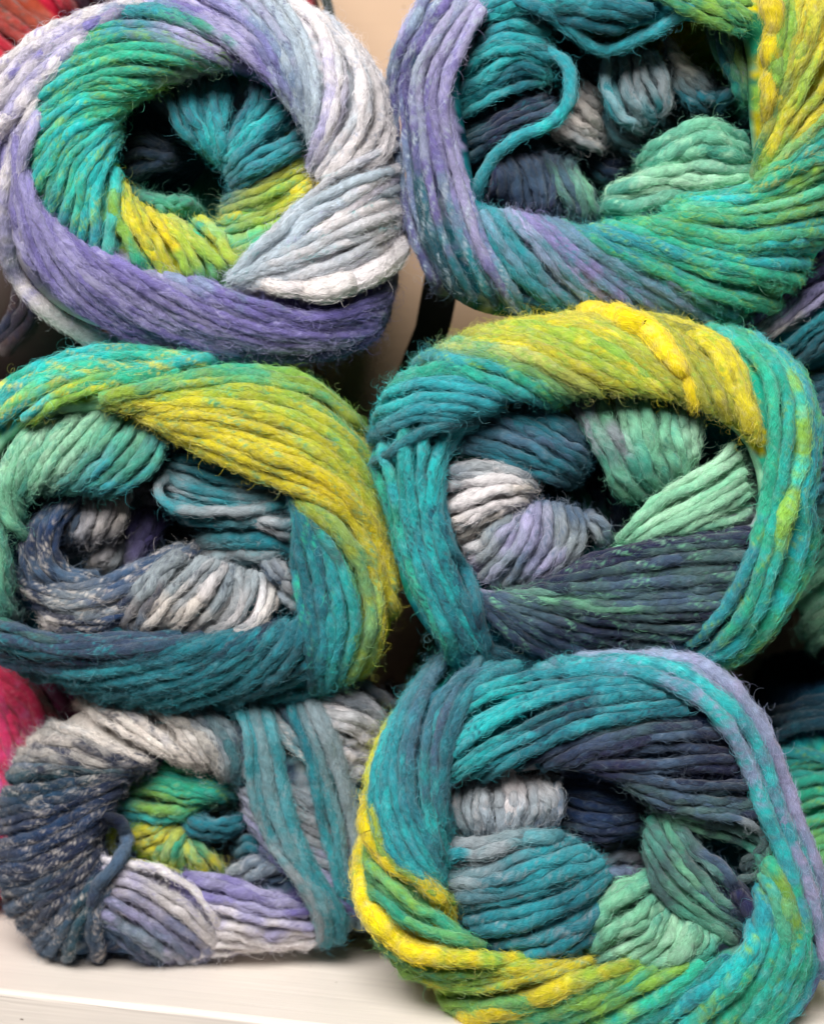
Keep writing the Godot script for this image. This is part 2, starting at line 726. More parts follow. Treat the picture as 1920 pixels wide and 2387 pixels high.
func build_setting() -> void:
	shelf_y = world_at(300, 2238, -0.024).y
	var a := world_on_y(110, 2321, shelf_y)
	var b := world_on_y(692, 2384, shelf_y)
	var e := (b - a).normalized()
	var n := Vector3(-e.z, 0, e.x)
	if n.z < 0:
		n = -n
	print("shelf y ", shelf_y, " yaw ", rad_to_deg(atan2(e.z, e.x)), " a ", a, " b ", b)
	# shelf board: profile swept along the edge direction, with a worn rounded nosing
	var prof: Array = [Vector2(-0.34, 0.0)]
	for i in 7:
		var t := PI / 2 * i / 6.0
		prof.append(Vector2(-0.0016 + 0.0016 * sin(t), -0.0016 + 0.0016 * cos(t)))
	for i in 5:
		var t := PI / 2 * i / 4.0
		prof.append(Vector2(-0.0016 + 0.0016 * cos(t), -0.0184 - 0.0016 * sin(t)))
	prof.append(Vector2(-0.34, -0.02))
	var st := SurfaceTool.new()
	st.begin(Mesh.PRIMITIVE_TRIANGLES)
	st.set_smooth_group(-1)
	const STEPS := 60
	var nz := FastNoiseLite.new()
	nz.seed = 5
	nz.frequency = 1.0
	for i in STEPS:
		var rows: Array = []
		for w in 2:
			var x := lerpf(-0.55, 0.55, float(i + w) / STEPS)
			var row: Array = []
			for j in prof.size():
				var q: Vector2 = prof[j]
				var off := nz.get_noise_2d(x * 60.0, j * 0.3) * 0.00025 if j > 0 and j < prof.size() - 1 else 0.0
				row.append(a + e * x + n * (q.x + off) + Vector3(0, q.y + off * 0.4, 0))
			rows.append([x, row])
		var run := 0.0
		for j in prof.size():
			var k := (j + 1) % prof.size()
			var len: float = (prof[j] as Vector2).distance_to(prof[k])
			var u0: float = rows[0][0] / 0.30
			var u1: float = rows[1][0] / 0.30
			var quad := [[rows[0][1][j], u0, run], [rows[1][1][j], u1, run], [rows[1][1][k], u1, run + len], [rows[0][1][k], u0, run + len]]
			for t in [0, 2, 1, 0, 3, 2]:
				st.set_uv(Vector2(quad[t][1], quad[t][2] / 0.15))
				st.add_vertex(quad[t][0])
			run += len
	st.generate_normals()
	var m := st.commit()
	m.surface_set_material(0, wood_material(Color("e5dcd5"), 31, 0.22))
	var o := mesh_node("shelf", m, self)
	o.set_meta("kind", "structure")
	o.set_meta("label", "white painted wooden shelf board under the yarn")
	# wall behind the shelf
	var wm := BoxMesh.new()
	wm.size = Vector3(1.6, 1.3, 0.02)
	var wall := mesh_node("wall", wm, self)
	wall.set_meta("kind", "structure")
	wall.set_meta("label", "cream painted wall behind the yarn")
	var paint := wood_material(Color("bda189"), 57, 0.03)
	paint.roughness = 0.8
	paint.uv1_triplanar = true
	paint.uv1_scale = Vector3(3, 3, 3)
	wm.material = paint
	wall.position = a + n * (-0.165) + Vector3(0, 0.45, 0)
	wall.basis = Basis(e, Vector3.UP, e.cross(Vector3.UP))

# ------------------------------------------------------------------ the skeins
func build_all() -> void:
	top_left()
	top_right()
	middle_left()
	middle_right()
	bottom_left()
	bottom_right()
	behind()


func top_left() -> void:
	var s := open_skein("lavender, white and green skein with a dark open centre, upper left", Vector2.ZERO, 0.5536, -0.008,
		[420, 10, 700, -50, 1000, -50, 1200, 0, 1330, 70, 1460, 170, 1590, 340, 1650, 560, 1675, 780, 1670, 1010, 1655, 1230, 1590, 1440, 1430, 1520, 1180, 1535, 940, 1525, 640, 1470, 400, 1410, 220, 1320, 90, 1190, 0, 1010, -50, 810, -60, 590, -10, 400, 110, 235, 270, 105],
		[500, 520, 600, 400, 720, 330, 930, 300, 1120, 370, 1250, 530, 1310, 700, 1290, 810, 1180, 900, 1010, 950, 860, 950, 720, 920, 600, 850, 515, 750])
	s.r_in = 85.0
	band(s, "in", -21, 14, [[510, 600, 600, 570, 720, 620], [530, 770, 620, 720, 730, 700]], ["NS", "XN"], "R", 0.1)
	band(s, "in", -17, 17, [[540, 800, 610, 840, 690, 920], [720, 880, 780, 850, 840, 890]], ["AM", "EA"], "H", 0.2)
	band(s, "in", -12, 16, [[700, 380, 740, 500, 800, 590, 880, 650], [850, 330, 860, 450, 900, 580, 940, 700], [980, 330, 970, 430, 950, 560, 940, 700]], ["XKT", "KTQT", "KTT"], "S", 0.15)
	band(s, "in", -9, 15, [[1080, 330, 1060, 430, 1000, 540, 940, 640], [1190, 380, 1110, 470, 1010, 580, 950, 680], [1250, 500, 1150, 570, 1040, 650, 960, 750], [1300, 630, 1200, 680, 1090, 740, 980, 810]], ["SKT", "TQT", "KTT", "HTK"], "S", 0.2)
	band(s, "in", -11, 13, [[940, 850, 1080, 780, 1200, 720, 1310, 650], [930, 930, 1060, 890, 1200, 830, 1310, 770]], ["KOO", "OFO"], "E", 0.25)
	band(s, "rim", -0.6, 14, [[930, 930, 1060, 890, 1200, 830, 1330, 750], [950, 990, 1080, 960, 1190, 930, 1300, 860], [990, 1080, 1090, 1050, 1200, 1000, 1300, 930]], ["OYZ", "GFY", "OGF"], "G", 0.25)
	band(s, "rim", 0.0, 15, [[230, 230, 420, 120, 640, 110, 860, 180, 1010, 260], [170, 380, 400, 260, 650, 230, 900, 290], [140, 560, 330, 390, 520, 370, 740, 340], [150, 780, 260, 560, 400, 490, 560, 430], [240, 930, 300, 720, 400, 590, 510, 500], [400, 1090, 400, 900, 430, 740, 500, 590]], ["TGTULP", "QGGAB", "GQGGF", "GQGG", "TGQG", "TQQT"], "F", 0.24)
	band(s, "rim", 0.1, 18, [[440, 1080, 450, 940, 480, 800, 500, 700], [620, 1150, 550, 1030, 490, 900, 470, 760]], ["TQQ", "GFFG"], "G", 0.2, 2)
	band(s, "rim", 0.2, 17, [[500, 740, 520, 900, 570, 1040, 640, 1160], [560, 850, 640, 960, 710, 1060, 780, 1180], [690, 920, 780, 1000, 850, 1080, 910, 1180], [840, 920, 920, 990, 980, 1060, 1040, 1130]], ["FYFG", "YYZF", "FYFE", "YGOF"], "F", 0.25)
	band(s, "rim", 1.1, 15, [[480, 60, 680, 60, 900, 150, 1080, 280, 1220, 420], [700, 0, 900, 80, 1060, 190, 1170, 330, 1260, 480], [940, -30, 1060, 60, 1170, 200, 1240, 360, 1310, 560], [1120, -40, 1230, 60, 1310, 220, 1340, 400, 1320, 640]], ["TALPU", "UPLPB", "LPLUB", "PLBBB"], "D", 0.16)
	band(s, "rim", 1.5, 17, [[1200, -20, 1320, 80, 1390, 260, 1380, 460, 1310, 720], [1330, 50, 1440, 190, 1490, 360, 1450, 540, 1330, 750], [1440, 140, 1550, 290, 1590, 450, 1560, 600, 1400, 750], [1530, 230, 1620, 380, 1660, 560, 1640, 650, 1560, 700]], ["BBWL", "WLBW", "WBWW", "BWWW"], "U", 0.12)
	band(s, "rim", 1.3, 18, [[1675, 700, 1520, 800, 1340, 920, 1160, 1060, 1010, 1180], [1670, 900, 1520, 1010, 1360, 1100, 1180, 1170, 1020, 1200], [1665, 1080, 1540, 1160, 1380, 1190, 1200, 1200, 1050, 1205]], ["WWLWB", "WBWWB", "WWBWW"], "L", 0.12)
	band(s, "rim", 1.9, 17, [[1670, 600, 1520, 680, 1320, 800, 1150, 960, 960, 1160], [1680, 740, 1480, 810, 1290, 910, 1120, 1050, 970, 1175], [1670, 860, 1450, 950, 1260, 1040, 1090, 1120, 960, 1185], [1670, 980, 1500, 1030, 1320, 1090, 1150, 1150, 1000, 1200]], ["WWLWB", "LWBBB", "WBWWB", "WBWBB"], "Q", 0.06)
	band(s, "rim", 2.0, 40, [[1660, 1060, 1540, 1170, 1360, 1215, 1200, 1215, 1060, 1195]], ["WWWWC"], "W", 0.0)
	band(s, "rim", 1.2, 16, [[70, 560, 80, 800, 150, 1080, 300, 1260, 480, 1390, 700, 1470], [110, 820, 250, 1060, 430, 1230, 650, 1370, 900, 1450, 1150, 1490], [240, 960, 420, 1120, 640, 1250, 860, 1370, 1150, 1450, 1480, 1450], [560, 1140, 720, 1220, 900, 1290, 1100, 1360, 1350, 1400, 1580, 1380], [830, 1180, 950, 1230, 1100, 1280, 1280, 1320, 1450, 1310, 1620, 1240]], ["LPPPDX", "PLPLPX", "PPLPLL", "LPPPPL", "UPDPPD"], "L", 0.2)
	band(s, "rim", 0.6, 16, [[640, 1440, 850, 1490, 1100, 1510, 1400, 1500], [1100, 1490, 1280, 1490, 1450, 1470, 1590, 1410]], ["XXD", "DDD"], "N", 0.2)
	band(s, "rim", 1.0, 20, [[560, 20, 340, 60, 130, 180, -40, 330, -90, 480], [500, 50, 330, 140, 170, 250, 20, 390, -70, 560], [330, 170, 190, 310, 90, 440, 0, 560, -50, 700]], ["UWWWL", "PWLWW", "WLPLW"], "P", 0.22)
	band(s, "rim", 1.4, 26, [[160, 400, 70, 600, 15, 800, 10, 980, 70, 1160, 220, 1330, 440, 1440]], ["WLWWWCA"], "L", 0.1)
	band(s, "rim", 1.3, 15, [[170, 470, 100, 640, 70, 820, 90, 1000, 160, 1130]], ["LLPLP"], "W", 0.2, 2)
	close_skein(s)


func top_right() -> void:
	var s := open_skein("purple-sided skein with yellow and green loops and a wide open centre, upper right", Vector2(880, 0), 0.5998, -0.010,
		[40, 190, 60, 110, 160, 0, 400, -70, 700, -100, 1200, -110, 1600, -90, 1780, 0, 1830, 200, 1850, 500, 1800, 850, 1700, 1060, 1570, 1190, 1420, 1260, 1250, 1290, 1080, 1275, 900, 1255, 700, 1255, 540, 1265, 380, 1240, 260, 1170, 165, 1040, 110, 880, 85, 700, 65, 500, 50, 330],
		[430, 80, 320, 300, 350, 560, 400, 780, 560, 820, 740, 880, 900, 870, 1070, 840, 1200, 770, 1440, 700, 1440, 450, 1420, 160, 1300, 100, 1130, 80, 880, 120, 650, 60])
	s.r_in = 65.0
	s.taper = 0.26
	s.depth = 800.0
	band(s, "in", -36, 19, [[480, 330, 620, 420, 760, 560, 900, 700], [640, 240, 800, 330, 960, 480, 1100, 640], [860, 160, 1020, 260, 1200, 400, 1420, 520]], ["XNKX", "HXgX", "XKXX"], "R", 0.15)
	band(s, "in", -33, 16, [[820, 590, 900, 640, 1010, 640], [790, 640, 860, 700, 960, 690]], ["XIX", "NXE"], "N", 0.2)
	band(s, "in", -24, 14, [[690, 520, 780, 560, 880, 580], [740, 430, 800, 470, 870, 520], [770, 300, 830, 350, 870, 420]], ["CRg", "gCg", "HgH"], "C", 0.2)
	band(s, "in", -20, 15, [[1120, 150, 1200, 250, 1310, 330], [1140, 300, 1190, 380, 1270, 450], [1300, 430, 1360, 380, 1430, 330]], ["RCRX", "XKX", "XKX"], "R", 0.15)
	band(s, "in", -13, 16, [[1290, 100, 1330, 220, 1390, 330, 1440, 440], [1390, 80, 1420, 200, 1440, 310, 1450, 420]], ["XKEX", "EOE"], "R", 0.12)
	band(s, "in", -16, 16, [[900, 220, 880, 330, 930, 450, 1030, 510], [960, 215, 960, 330, 1000, 430, 1060, 480], [1020, 210, 1040, 320, 1070, 400, 1090, 450], [1070, 200, 1130, 290, 1140, 390, 1100, 440]], ["RTR", "TRRT", "RRT", "KRR"], "K", 0.22)
	band(s, "in", -24, 14, [[880, 400, 900, 490, 970, 560, 1050, 570], [890, 460, 930, 540, 990, 590, 1060, 600]], ["XHX", "XX"], "H", 0.1)
	band(s, "in", -15, 14, [[440, 610, 460, 690, 440, 780], [500, 610, 540, 700, 560, 820], [650, 600, 700, 710, 740, 860], [760, 640, 810, 740, 860, 850]], ["IN", "NSN", "NSI", "SMH"], "S", 0.25)
	band(s, "in", -11, 19, [[1020, 630, 1140, 530, 1280, 480, 1420, 540], [1050, 700, 1180, 610, 1300, 570, 1440, 620], [890, 750, 1060, 700, 1250, 700, 1450, 690], [880, 810, 1000, 800, 1110, 780, 1220, 760]], ["EAMA", "AMAE", "AJJM", "AAM"], "J", 0.2)
	band(s, "in", -7, 15, [[400, 150, 480, 90, 560, 80, 650, 120], [340, 270, 430, 190, 560, 170, 670, 200], [310, 370, 440, 290, 560, 240, 670, 270], [320, 450, 450, 380, 560, 330, 650, 320]], ["KTTK", "KTQT", "TQKT", "QTKQ"], "X", 0.2)
	band(s, "in", -9, 14, [[340, 520, 450, 460, 560, 410, 650, 370], [360, 620, 480, 530, 600, 470, 690, 420]], ["XNN", "KNS"], "K", 0.2)
	band(s, "in", -5, 19, [[640, 190, 715, 220, 745, 290, 742, 380, 690, 460, 560, 530, 450, 610, 400, 690, 380, 800]], ["KTTTQTTTK"], "K", 0.1)
	band(s, "rim", 0.2, 17, [[380, 30, 560, -40, 800, -70, 1150, -70], [410, 60, 600, 10, 830, 10, 1060, 40], [480, 80, 640, 60, 800, 90, 960, 110]], ["KTTK", "TQTK", "KXKK"], "X", 0.22)
	band(s, "rim", 2.3, 16, [[1000, -60, 1150, 20, 1290, 80, 1430, 130], [1120, -70, 1260, 0, 1360, 40, 1440, 80], [1280, -80, 1370, -30, 1450, 30]], ["KEFE", "FEFE", "OEF"], "F", 0.25)
	band(s, "rim", 1.6, 19, [[520, -30, 640, 40, 740, 105, 840, 185, 930, 190, 1040, 140, 1150, 70, 1260, 10]], ["KTTTTK"], "K", 0.1, 2)
	band(s, "rim", 0.7, 16, [[400, 820, 470, 980, 560, 1100, 690, 1240], [520, 820, 640, 960, 780, 1100, 960, 1240], [620, 850, 800, 990, 1000, 1110, 1240, 1260], [740, 870, 920, 960, 1150, 1090, 1400, 1220]], ["TTUXE", "LTUTE", "PUAUE", "GTUA"], "T", 0.22)
	band(s, "rim", 0.2, 16, [[500, 1150, 700, 1190, 900, 1210, 1150, 1230], [700, 1230, 950, 1245, 1200, 1265, 1420, 1230]], ["XKEE", "HXEX"], "E", 0.2)
	band(s, "rim", 1.1, 16, [[1160, 775, 1350, 750, 1550, 710, 1790, 580], [1080, 845, 1280, 850, 1500, 850, 1790, 760], [940, 870, 1150, 900, 1400, 960, 1730, 920], [820, 880, 1060, 940, 1330, 1030, 1640, 1080], [760, 900, 980, 1000, 1240, 1120, 1540, 1200]], ["GQGFG", "GFGGG", "GGQTG", "TGGQQ", "TGEGE"], "F", 0.22)
	band(s, "rim", 2.2, 17, [[1800, 330, 1690, 460, 1590, 570, 1470, 700], [1810, 480, 1690, 560, 1570, 640, 1470, 720], [1810, 600, 1680, 620, 1560, 680, 1460, 740]], ["FYF", "FGQG", "GQG"], "Y", 0.2)
	band(s, "rim", 2.2, 17, [[1640, -60, 1610, 160, 1560, 360, 1490, 560, 1460, 700], [1730, 60, 1650, 250, 1560, 450, 1480, 660], [1800, 220, 1700, 380, 1590, 520, 1490, 680]], ["YZYOE", "ZYFYF", "YFYF"], "F", 0.2)
	band(s, "rim", 2.6, 36, [[1530, -70, 1535, 80, 1530, 240, 1515, 400, 1500, 520]], ["ZZZY"], "F", 0.06)
	band(s, "rim", 2.2, 20, [[1560, -60, 1560, 100, 1540, 260, 1515, 410], [1640, -70, 1640, 60, 1600, 200, 1550, 350], [1720, -60, 1710, 40, 1660, 180, 1600, 320]], ["YFF", "ZZYF", "ZYO"], "F", 0.2)
	band(s, "rim", 1.2, 15, [[170, 0, 90, 140, 55, 300, 65, 500, 90, 700, 130, 900, 220, 1090], [300, 0, 190, 160, 130, 330, 140, 560, 170, 780, 230, 980, 330, 1150], [390, 10, 270, 180, 200, 350, 230, 580, 290, 800, 370, 1000, 480, 1190], [420, 30, 340, 200, 290, 380, 320, 600, 380, 800, 450, 1000, 600, 1220]], ["NLUDUXX", "ULBPDXX", "LLPPUTX", "LPLLPUT"], "B", 0.22)
	close_skein(s)


func middle_left() -> void:
	var s := open_skein("skein with a broad bright yellow band over its right shoulder, middle left", Vector2(0, 780), 0.5536, 0.0,
		[-150, 330, -60, 210, 60, 125, 250, 65, 450, 50, 700, 75, 950, 100, 1150, 125, 1330, 195, 1460, 320, 1550, 460, 1605, 640, 1645, 850, 1680, 1100, 1670, 1280, 1570, 1390, 1430, 1490, 1250, 1540, 1000, 1560, 750, 1590, 520, 1550, 300, 1480, 100, 1410, -60, 1350, -160, 1200, -210, 800, -200, 500],
		[-40, 800, 0, 520, 180, 360, 450, 330, 620, 350, 850, 500, 1080, 610, 1230, 670, 1240, 900, 1250, 1180, 1160, 1230, 800, 1280, 400, 1270, 100, 1230, -10, 1080])
	s.r_in = 40.0
	band(s, "in", -22, 20, [[590, 740, 560, 870, 540, 990], [710, 740, 640, 850, 600, 930]], ["PLP", "IPL"], "P", 0.2)
	band(s, "in", -22, 18, [[370, 980, 430, 920, 480, 830], [440, 990, 500, 920, 530, 850]], ["CWR", "gRg"], "R", 0.2)
	band(s, "in", -19, 14, [[570, 650, 640, 640, 740, 700, 820, 780], [620, 700, 700, 720, 780, 770]], ["gIN", "gIN"], "R", 0.2)
	band(s, "in", -14, 15, [[310, 690, 300, 790, 260, 890], [430, 680, 400, 780, 350, 880], [560, 670, 520, 770, 450, 860]], ["NSN", "SWS", "WCN"], "W", 0.25)
	band(s, "in", -9, 16, [[240, 700, 130, 800, 100, 930, 160, 1060, 330, 1120], [340, 690, 250, 790, 230, 900, 290, 990, 410, 1010]], ["SNSNS", "SVNSS"], "C", 0.16)
	band(s, "in", -7, 15, [[90, 990, 230, 1060, 400, 1050, 560, 980, 750, 890], [90, 1060, 260, 1130, 450, 1100, 620, 1010, 850, 890], [160, 1140, 340, 1180, 520, 1120, 700, 1010], [190, 1220, 350, 1240, 500, 1210, 620, 1120]], ["SNSNR", "NRVSN", "VNRNS", "CNVS"], "C", 0.27)
	band(s, "in", -4, 17, [[470, 1200, 560, 1090, 660, 980, 730, 920], [600, 1260, 690, 1140, 790, 1020, 880, 950], [720, 1260, 810, 1150, 890, 1050, 950, 970]], ["SNRR", "gCRR", "CCWR"], "N", 0.22)
	band(s, "in", -7, 16, [[740, 1270, 850, 1190, 920, 1080, 960, 970], [860, 1250, 930, 1170, 970, 1090, 1000, 970]], ["gCRR", "RgRS"], "N", 0.2)
	band(s, "in", -4, 16, [[850, 1250, 950, 1200, 1000, 1110, 1010, 980], [870, 1260, 990, 1240, 1080, 1150, 1100, 1000], [880, 1280, 1040, 1260, 1130, 1180, 1160, 1080]], ["RgRR", "CgWR", "CRCC"], "g", 0.2)
	band(s, "in", -6, 13, [[1090, 950, 1150, 1030, 1250, 1080], [1170, 950, 1210, 1000, 1260, 1030], [1180, 1080, 1220, 1130, 1260, 1170]], ["RSR", "RgR", "SRK"], "R", 0.2)
	band(s, "in", -9, 21, [[840, 850, 950, 840, 1100, 860, 1250, 890], [860, 930, 1000, 940, 1120, 950, 1260, 940]], ["RTKT", "gRTK"], "R", 0.2)
	band(s, "in", -6, 15, [[1010, 780, 1100, 800, 1180, 850, 1260, 840], [1060, 780, 1150, 780, 1260, 790]], ["WWRK", "TRK"], "W", 0.1)
	band(s, "in", -7, 16, [[740, 510, 860, 540, 1010, 590, 1190, 650], [680, 610, 790, 660, 960, 690, 1240, 690], [690, 710, 830, 760, 1020, 760, 1250, 730], [760, 770, 880, 790, 1050, 800, 1220, 780]], ["TKTK", "RTRT", "KTRT", "XKTX"], "R", 0.2)
	band(s, "in", -5, 16, [[720, 600, 665, 640, 700, 710, 850, 750, 1050, 745, 1220, 700]], ["TRTRRT"], "R", 0.1)
	band(s, "in", -3, 16, [[190, 360, 60, 470, 10, 620, 20, 760, 110, 860], [310, 330, 200, 450, 120, 580, 80, 720], [430, 320, 340, 450, 260, 560, 160, 660], [570, 370, 490, 470, 400, 560, 270, 660], [720, 420, 660, 520, 590, 610, 440, 670]], ["MJMMA", "JJMA", "JMJA", "MATA", "KATA"], "A", 0.22)
	band(s, "in", -4, 16, [[-60, 520, -40, 700, 0, 850, 40, 1000], [-40, 760, -20, 900, 0, 1050, 60, 1200], [-60, 900, -60, 1050, -20, 1200]], ["MMAH", "AMAH", "AAH"], "M", 0.2)
	band(s, "rim", 0.4, 17, [[950, 1570, 1180, 1550, 1400, 1500], [1000, 1480, 1180, 1440, 1330, 1350]], ["KTK", "XKK"], "N", 0.2)
	band(s, "rim", 0.9, 17, [[-40, 1210, 200, 1270, 450, 1280, 760, 1270], [-70, 1310, 250, 1370, 550, 1350, 900, 1280], [80, 1410, 400, 1440, 700, 1390, 1060, 1240], [350, 1500, 650, 1480, 900, 1400, 1150, 1230], [580, 1570, 850, 1520, 1050, 1420, 1230, 1210], [950, 1560, 1100, 1490, 1220, 1390, 1290, 1210]], ["HSNSN", "KNSNK", "NKNTK", "XNTKN", "KTKTK", "KTTXK"], "T", 0.18)
	band(s, "rim", 1.4, 18, [[1250, 660, 1420, 740, 1560, 900, 1635, 1100, 1625, 1270, 1570, 1380], [1260, 700, 1380, 820, 1500, 960, 1560, 1130, 1550, 1300, 1480, 1440], [1290, 780, 1380, 920, 1440, 1100, 1450, 1270, 1390, 1480], [1235, 650, 1265, 770, 1300, 940, 1335, 1130, 1360, 1300, 1350, 1490], [1210, 640, 1245, 770, 1250, 950, 1270, 1130, 1300, 1300, 1310, 1500]], ["FYYYYO", "OGFOFG", "KQTQTG", "KTKTK", "XKXKX"], "G", 0.18)
	band(s, "rim", 1.3, 18, [[-100, 350, 60, 170, 250, 80, 480, 65, 800, 95], [-70, 390, 120, 230, 350, 150, 600, 140, 870, 110], [40, 380, 200, 240, 400, 180, 680, 130], [150, 350, 300, 270, 500, 210, 760, 150]], ["GQGQF", "TGQQG", "QFGGE", "FFEGE"], "Y", 0.26)
	band(s, "rim", 2.0, 18, [[420, 280, 620, 215, 850, 160, 1100, 150, 1300, 200, 1480, 340], [460, 300, 680, 270, 900, 245, 1150, 265, 1400, 370, 1570, 550], [600, 340, 800, 325, 1050, 365, 1300, 450, 1500, 600, 1625, 820], [610, 350, 850, 415, 1100, 495, 1350, 590, 1540, 750, 1650, 980], [640, 360, 850, 490, 1050, 590, 1250, 665, 1480, 800, 1610, 1050, 1665, 1220]], ["FGFFGG", "YFYFYG", "YYFYYF", "YYZYYY", "YYYYYO"], "G", 0.2)
	close_skein(s)


func middle_right() -> void:
	var s := open_skein("skein with a twisted yellow top and pale mint strands inside, middle right", Vector2(860, 700), 0.6113, 0.008,
		[15, 640, 20, 500, 50, 380, 130, 285, 260, 190, 430, 115, 650, 80, 900, 55, 1100, 80, 1300, 120, 1450, 165, 1590, 240, 1670, 350, 1715, 480, 1710, 700, 1700, 900, 1650, 1070, 1570, 1230, 1450, 1345, 1300, 1395, 1150, 1385, 1000, 1380, 750, 1400, 560, 1430, 400, 1410, 260, 1340, 170, 1240, 100, 1100, 65, 900],
		[290, 520, 480, 410, 750, 370, 950, 360, 1250, 420, 1440, 560, 1460, 850, 1100, 900, 900, 950, 740, 1050, 580, 1100, 400, 1090, 320, 930, 270, 750])
	s.r_in = 40.0
	band(s, "in", -30, 20, [[780, 720, 800, 800, 840, 860], [860, 690, 900, 760, 900, 860], [950, 720, 960, 800, 940, 870]], ["XEX", "ING", "XNX"], "N", 0.2)
	band(s, "in", -11, 15, [[820, 820, 860, 870, 880, 940], [850, 810, 890, 850, 910, 920]], ["SRS", "SS"], "N", 0.2)
	band(s, "in", -6, 17, [[310, 560, 430, 590, 590, 640, 760, 700], [380, 480, 530, 520, 680, 600, 800, 670], [500, 420, 640, 480, 760, 560, 840, 620], [640, 400, 740, 450, 830, 540]], ["SKKX", "KSKX", "KKSK", "KKX"], "S", 0.2)
	band(s, "in", -2.5, 18, [[280, 650, 400, 635, 520, 640, 630, 690], [300, 740, 430, 700, 540, 685, 630, 710], [310, 830, 420, 790, 520, 750, 610, 740], [340, 910, 430, 850, 510, 810, 580, 790]], ["SRRS", "RWWC", "CWWC", "CCWR"], "W", 0.15)
	band(s, "in", -3.5, 17, [[370, 940, 420, 930, 480, 870, 560, 790], [410, 1050, 470, 990, 540, 900, 600, 790], [500, 1090, 560, 1000, 620, 900, 640, 770], [590, 1090, 680, 1010, 730, 900, 710, 780], [690, 1080, 770, 990, 820, 900, 790, 800]], ["WRR", "LRLR", "RSLS", "RLRS", "WRRS"], "S", 0.2)
	band(s, "in", -5, 19, [[760, 365, 820, 470, 890, 600, 950, 720, 1020, 770], [880, 370, 905, 500, 960, 620, 1040, 740], [1000, 365, 1040, 500, 1080, 620, 1120, 710], [1120, 400, 1150, 530, 1180, 640, 1190, 710], [1250, 430, 1250, 540, 1230, 640]], ["SRAMA", "RMRAA", "MJMAM", "AMMA", "RJM"], "A", 0.22)
	band(s, "in", -2, 15, [[950, 910, 1060, 790, 1200, 690, 1330, 610, 1390, 550], [970, 940, 1120, 830, 1280, 740, 1430, 640], [1000, 940, 1150, 880, 1300, 810, 1450, 730], [1050, 940, 1200, 890, 1330, 860, 1450, 810]], ["MMMJJ", "MJMJ", "AMJM", "HAMR"], "J", 0.2)
	band(s, "rim", 0.6, 16, [[720, 1050, 900, 960, 1150, 890, 1470, 850], [640, 1090, 880, 1020, 1150, 970, 1440, 940], [560, 1110, 850, 1090, 1150, 1060, 1420, 1040], [500, 1120, 800, 1140, 1100, 1150, 1400, 1140], [470, 1130, 720, 1200, 1000, 1250, 1340, 1260], [440, 1140, 620, 1240, 850, 1330, 1200, 1360], [420, 1150, 520, 1270, 700, 1390, 900, 1400]], ["INIII", "NINHN", "NHSHN", "HMHSH", "SHNHI", "NSINX", "XNNI"], "M", 0.15)
	band(s, "rim", 0.4, 16, [[450, 1330, 650, 1390, 850, 1400, 1050, 1385]], ["XNIN"], "X", 0.1, 3)
	band(s, "rim", 1.0, 17, [[20, 620, 80, 780, 120, 960, 200, 1150, 300, 1360], [150, 430, 130, 560, 150, 740, 180, 930, 270, 1150, 400, 1400], [330, 420, 270, 540, 230, 700, 240, 880, 330, 1120, 500, 1410], [370, 460, 300, 580, 270, 770, 310, 920, 390, 1080, 440, 1290]], ["GTGTX", "TQTKN", "TQKKX", "TKKKN"], "N", 0.2)
	band(s, "rim", 1.4, 17, [[120, 290, 300, 255, 480, 310, 700, 390], [40, 410, 200, 340, 380, 340, 500, 380], [20, 540, 170, 440, 330, 430, 500, 410], [15, 640, 150, 540, 280, 490, 420, 470]], ["TQGT", "GTQT", "QTKT", "GTTX"], "K", 0.18)
	band(s, "rim", 1.7, 18, [[200, 230, 420, 240, 580, 310, 720, 395], [290, 180, 520, 190, 720, 275, 880, 350], [430, 115, 640, 145, 830, 230, 1000, 320, 1110, 360], [640, 80, 850, 110, 1020, 200, 1150, 290, 1230, 380]], ["OGTE", "YFGYO", "OYYFY", "YOZYO"], "F", 0.24)
	band(s, "rim", 1.2, 18, [[560, 85, 780, 110, 960, 210, 1090, 320], [880, 60, 1030, 130, 1150, 250, 1240, 400], [1100, 85, 1230, 170, 1330, 300, 1420, 460]], ["YOYF", "OYYO", "YOYO"], "F", 0.2)
	band(s, "rim", 2.2, 42, [[930, 60, 1060, 110, 1160, 220, 1210, 320, 1240, 410]], ["YZZZZ"], "Y", 0.0)
	band(s, "rim", 1.9, 19, [[1000, 70, 1140, 120, 1240, 230, 1320, 340, 1370, 460], [1150, 90, 1270, 140, 1350, 250, 1410, 370, 1450, 500], [1280, 130, 1370, 190, 1430, 300, 1460, 440, 1470, 540]], ["OYOY", "YYOYY", "OYFYO"], "F", 0.16, 5)
	band(s, "rim", 2.3, 25, [[1340, 140, 1460, 240, 1500, 420, 1505, 660, 1485, 850, 1420, 1040, 1320, 1200, 1220, 1300], [1440, 160, 1570, 290, 1590, 500, 1560, 720, 1520, 900, 1450, 1120, 1340, 1280, 1200, 1365], [1540, 210, 1640, 330, 1670, 540, 1610, 760, 1570, 950, 1500, 1130, 1400, 1290, 1230, 1385], [1620, 280, 1700, 440, 1690, 640, 1660, 800, 1690, 920, 1620, 1090, 1500, 1280, 1320, 1390]], ["EGQGGGTK", "TGFGQGTE", "GQFQTQGE", "QGTGFGEE"], "F", 0.16, 5)
	close_skein(s)


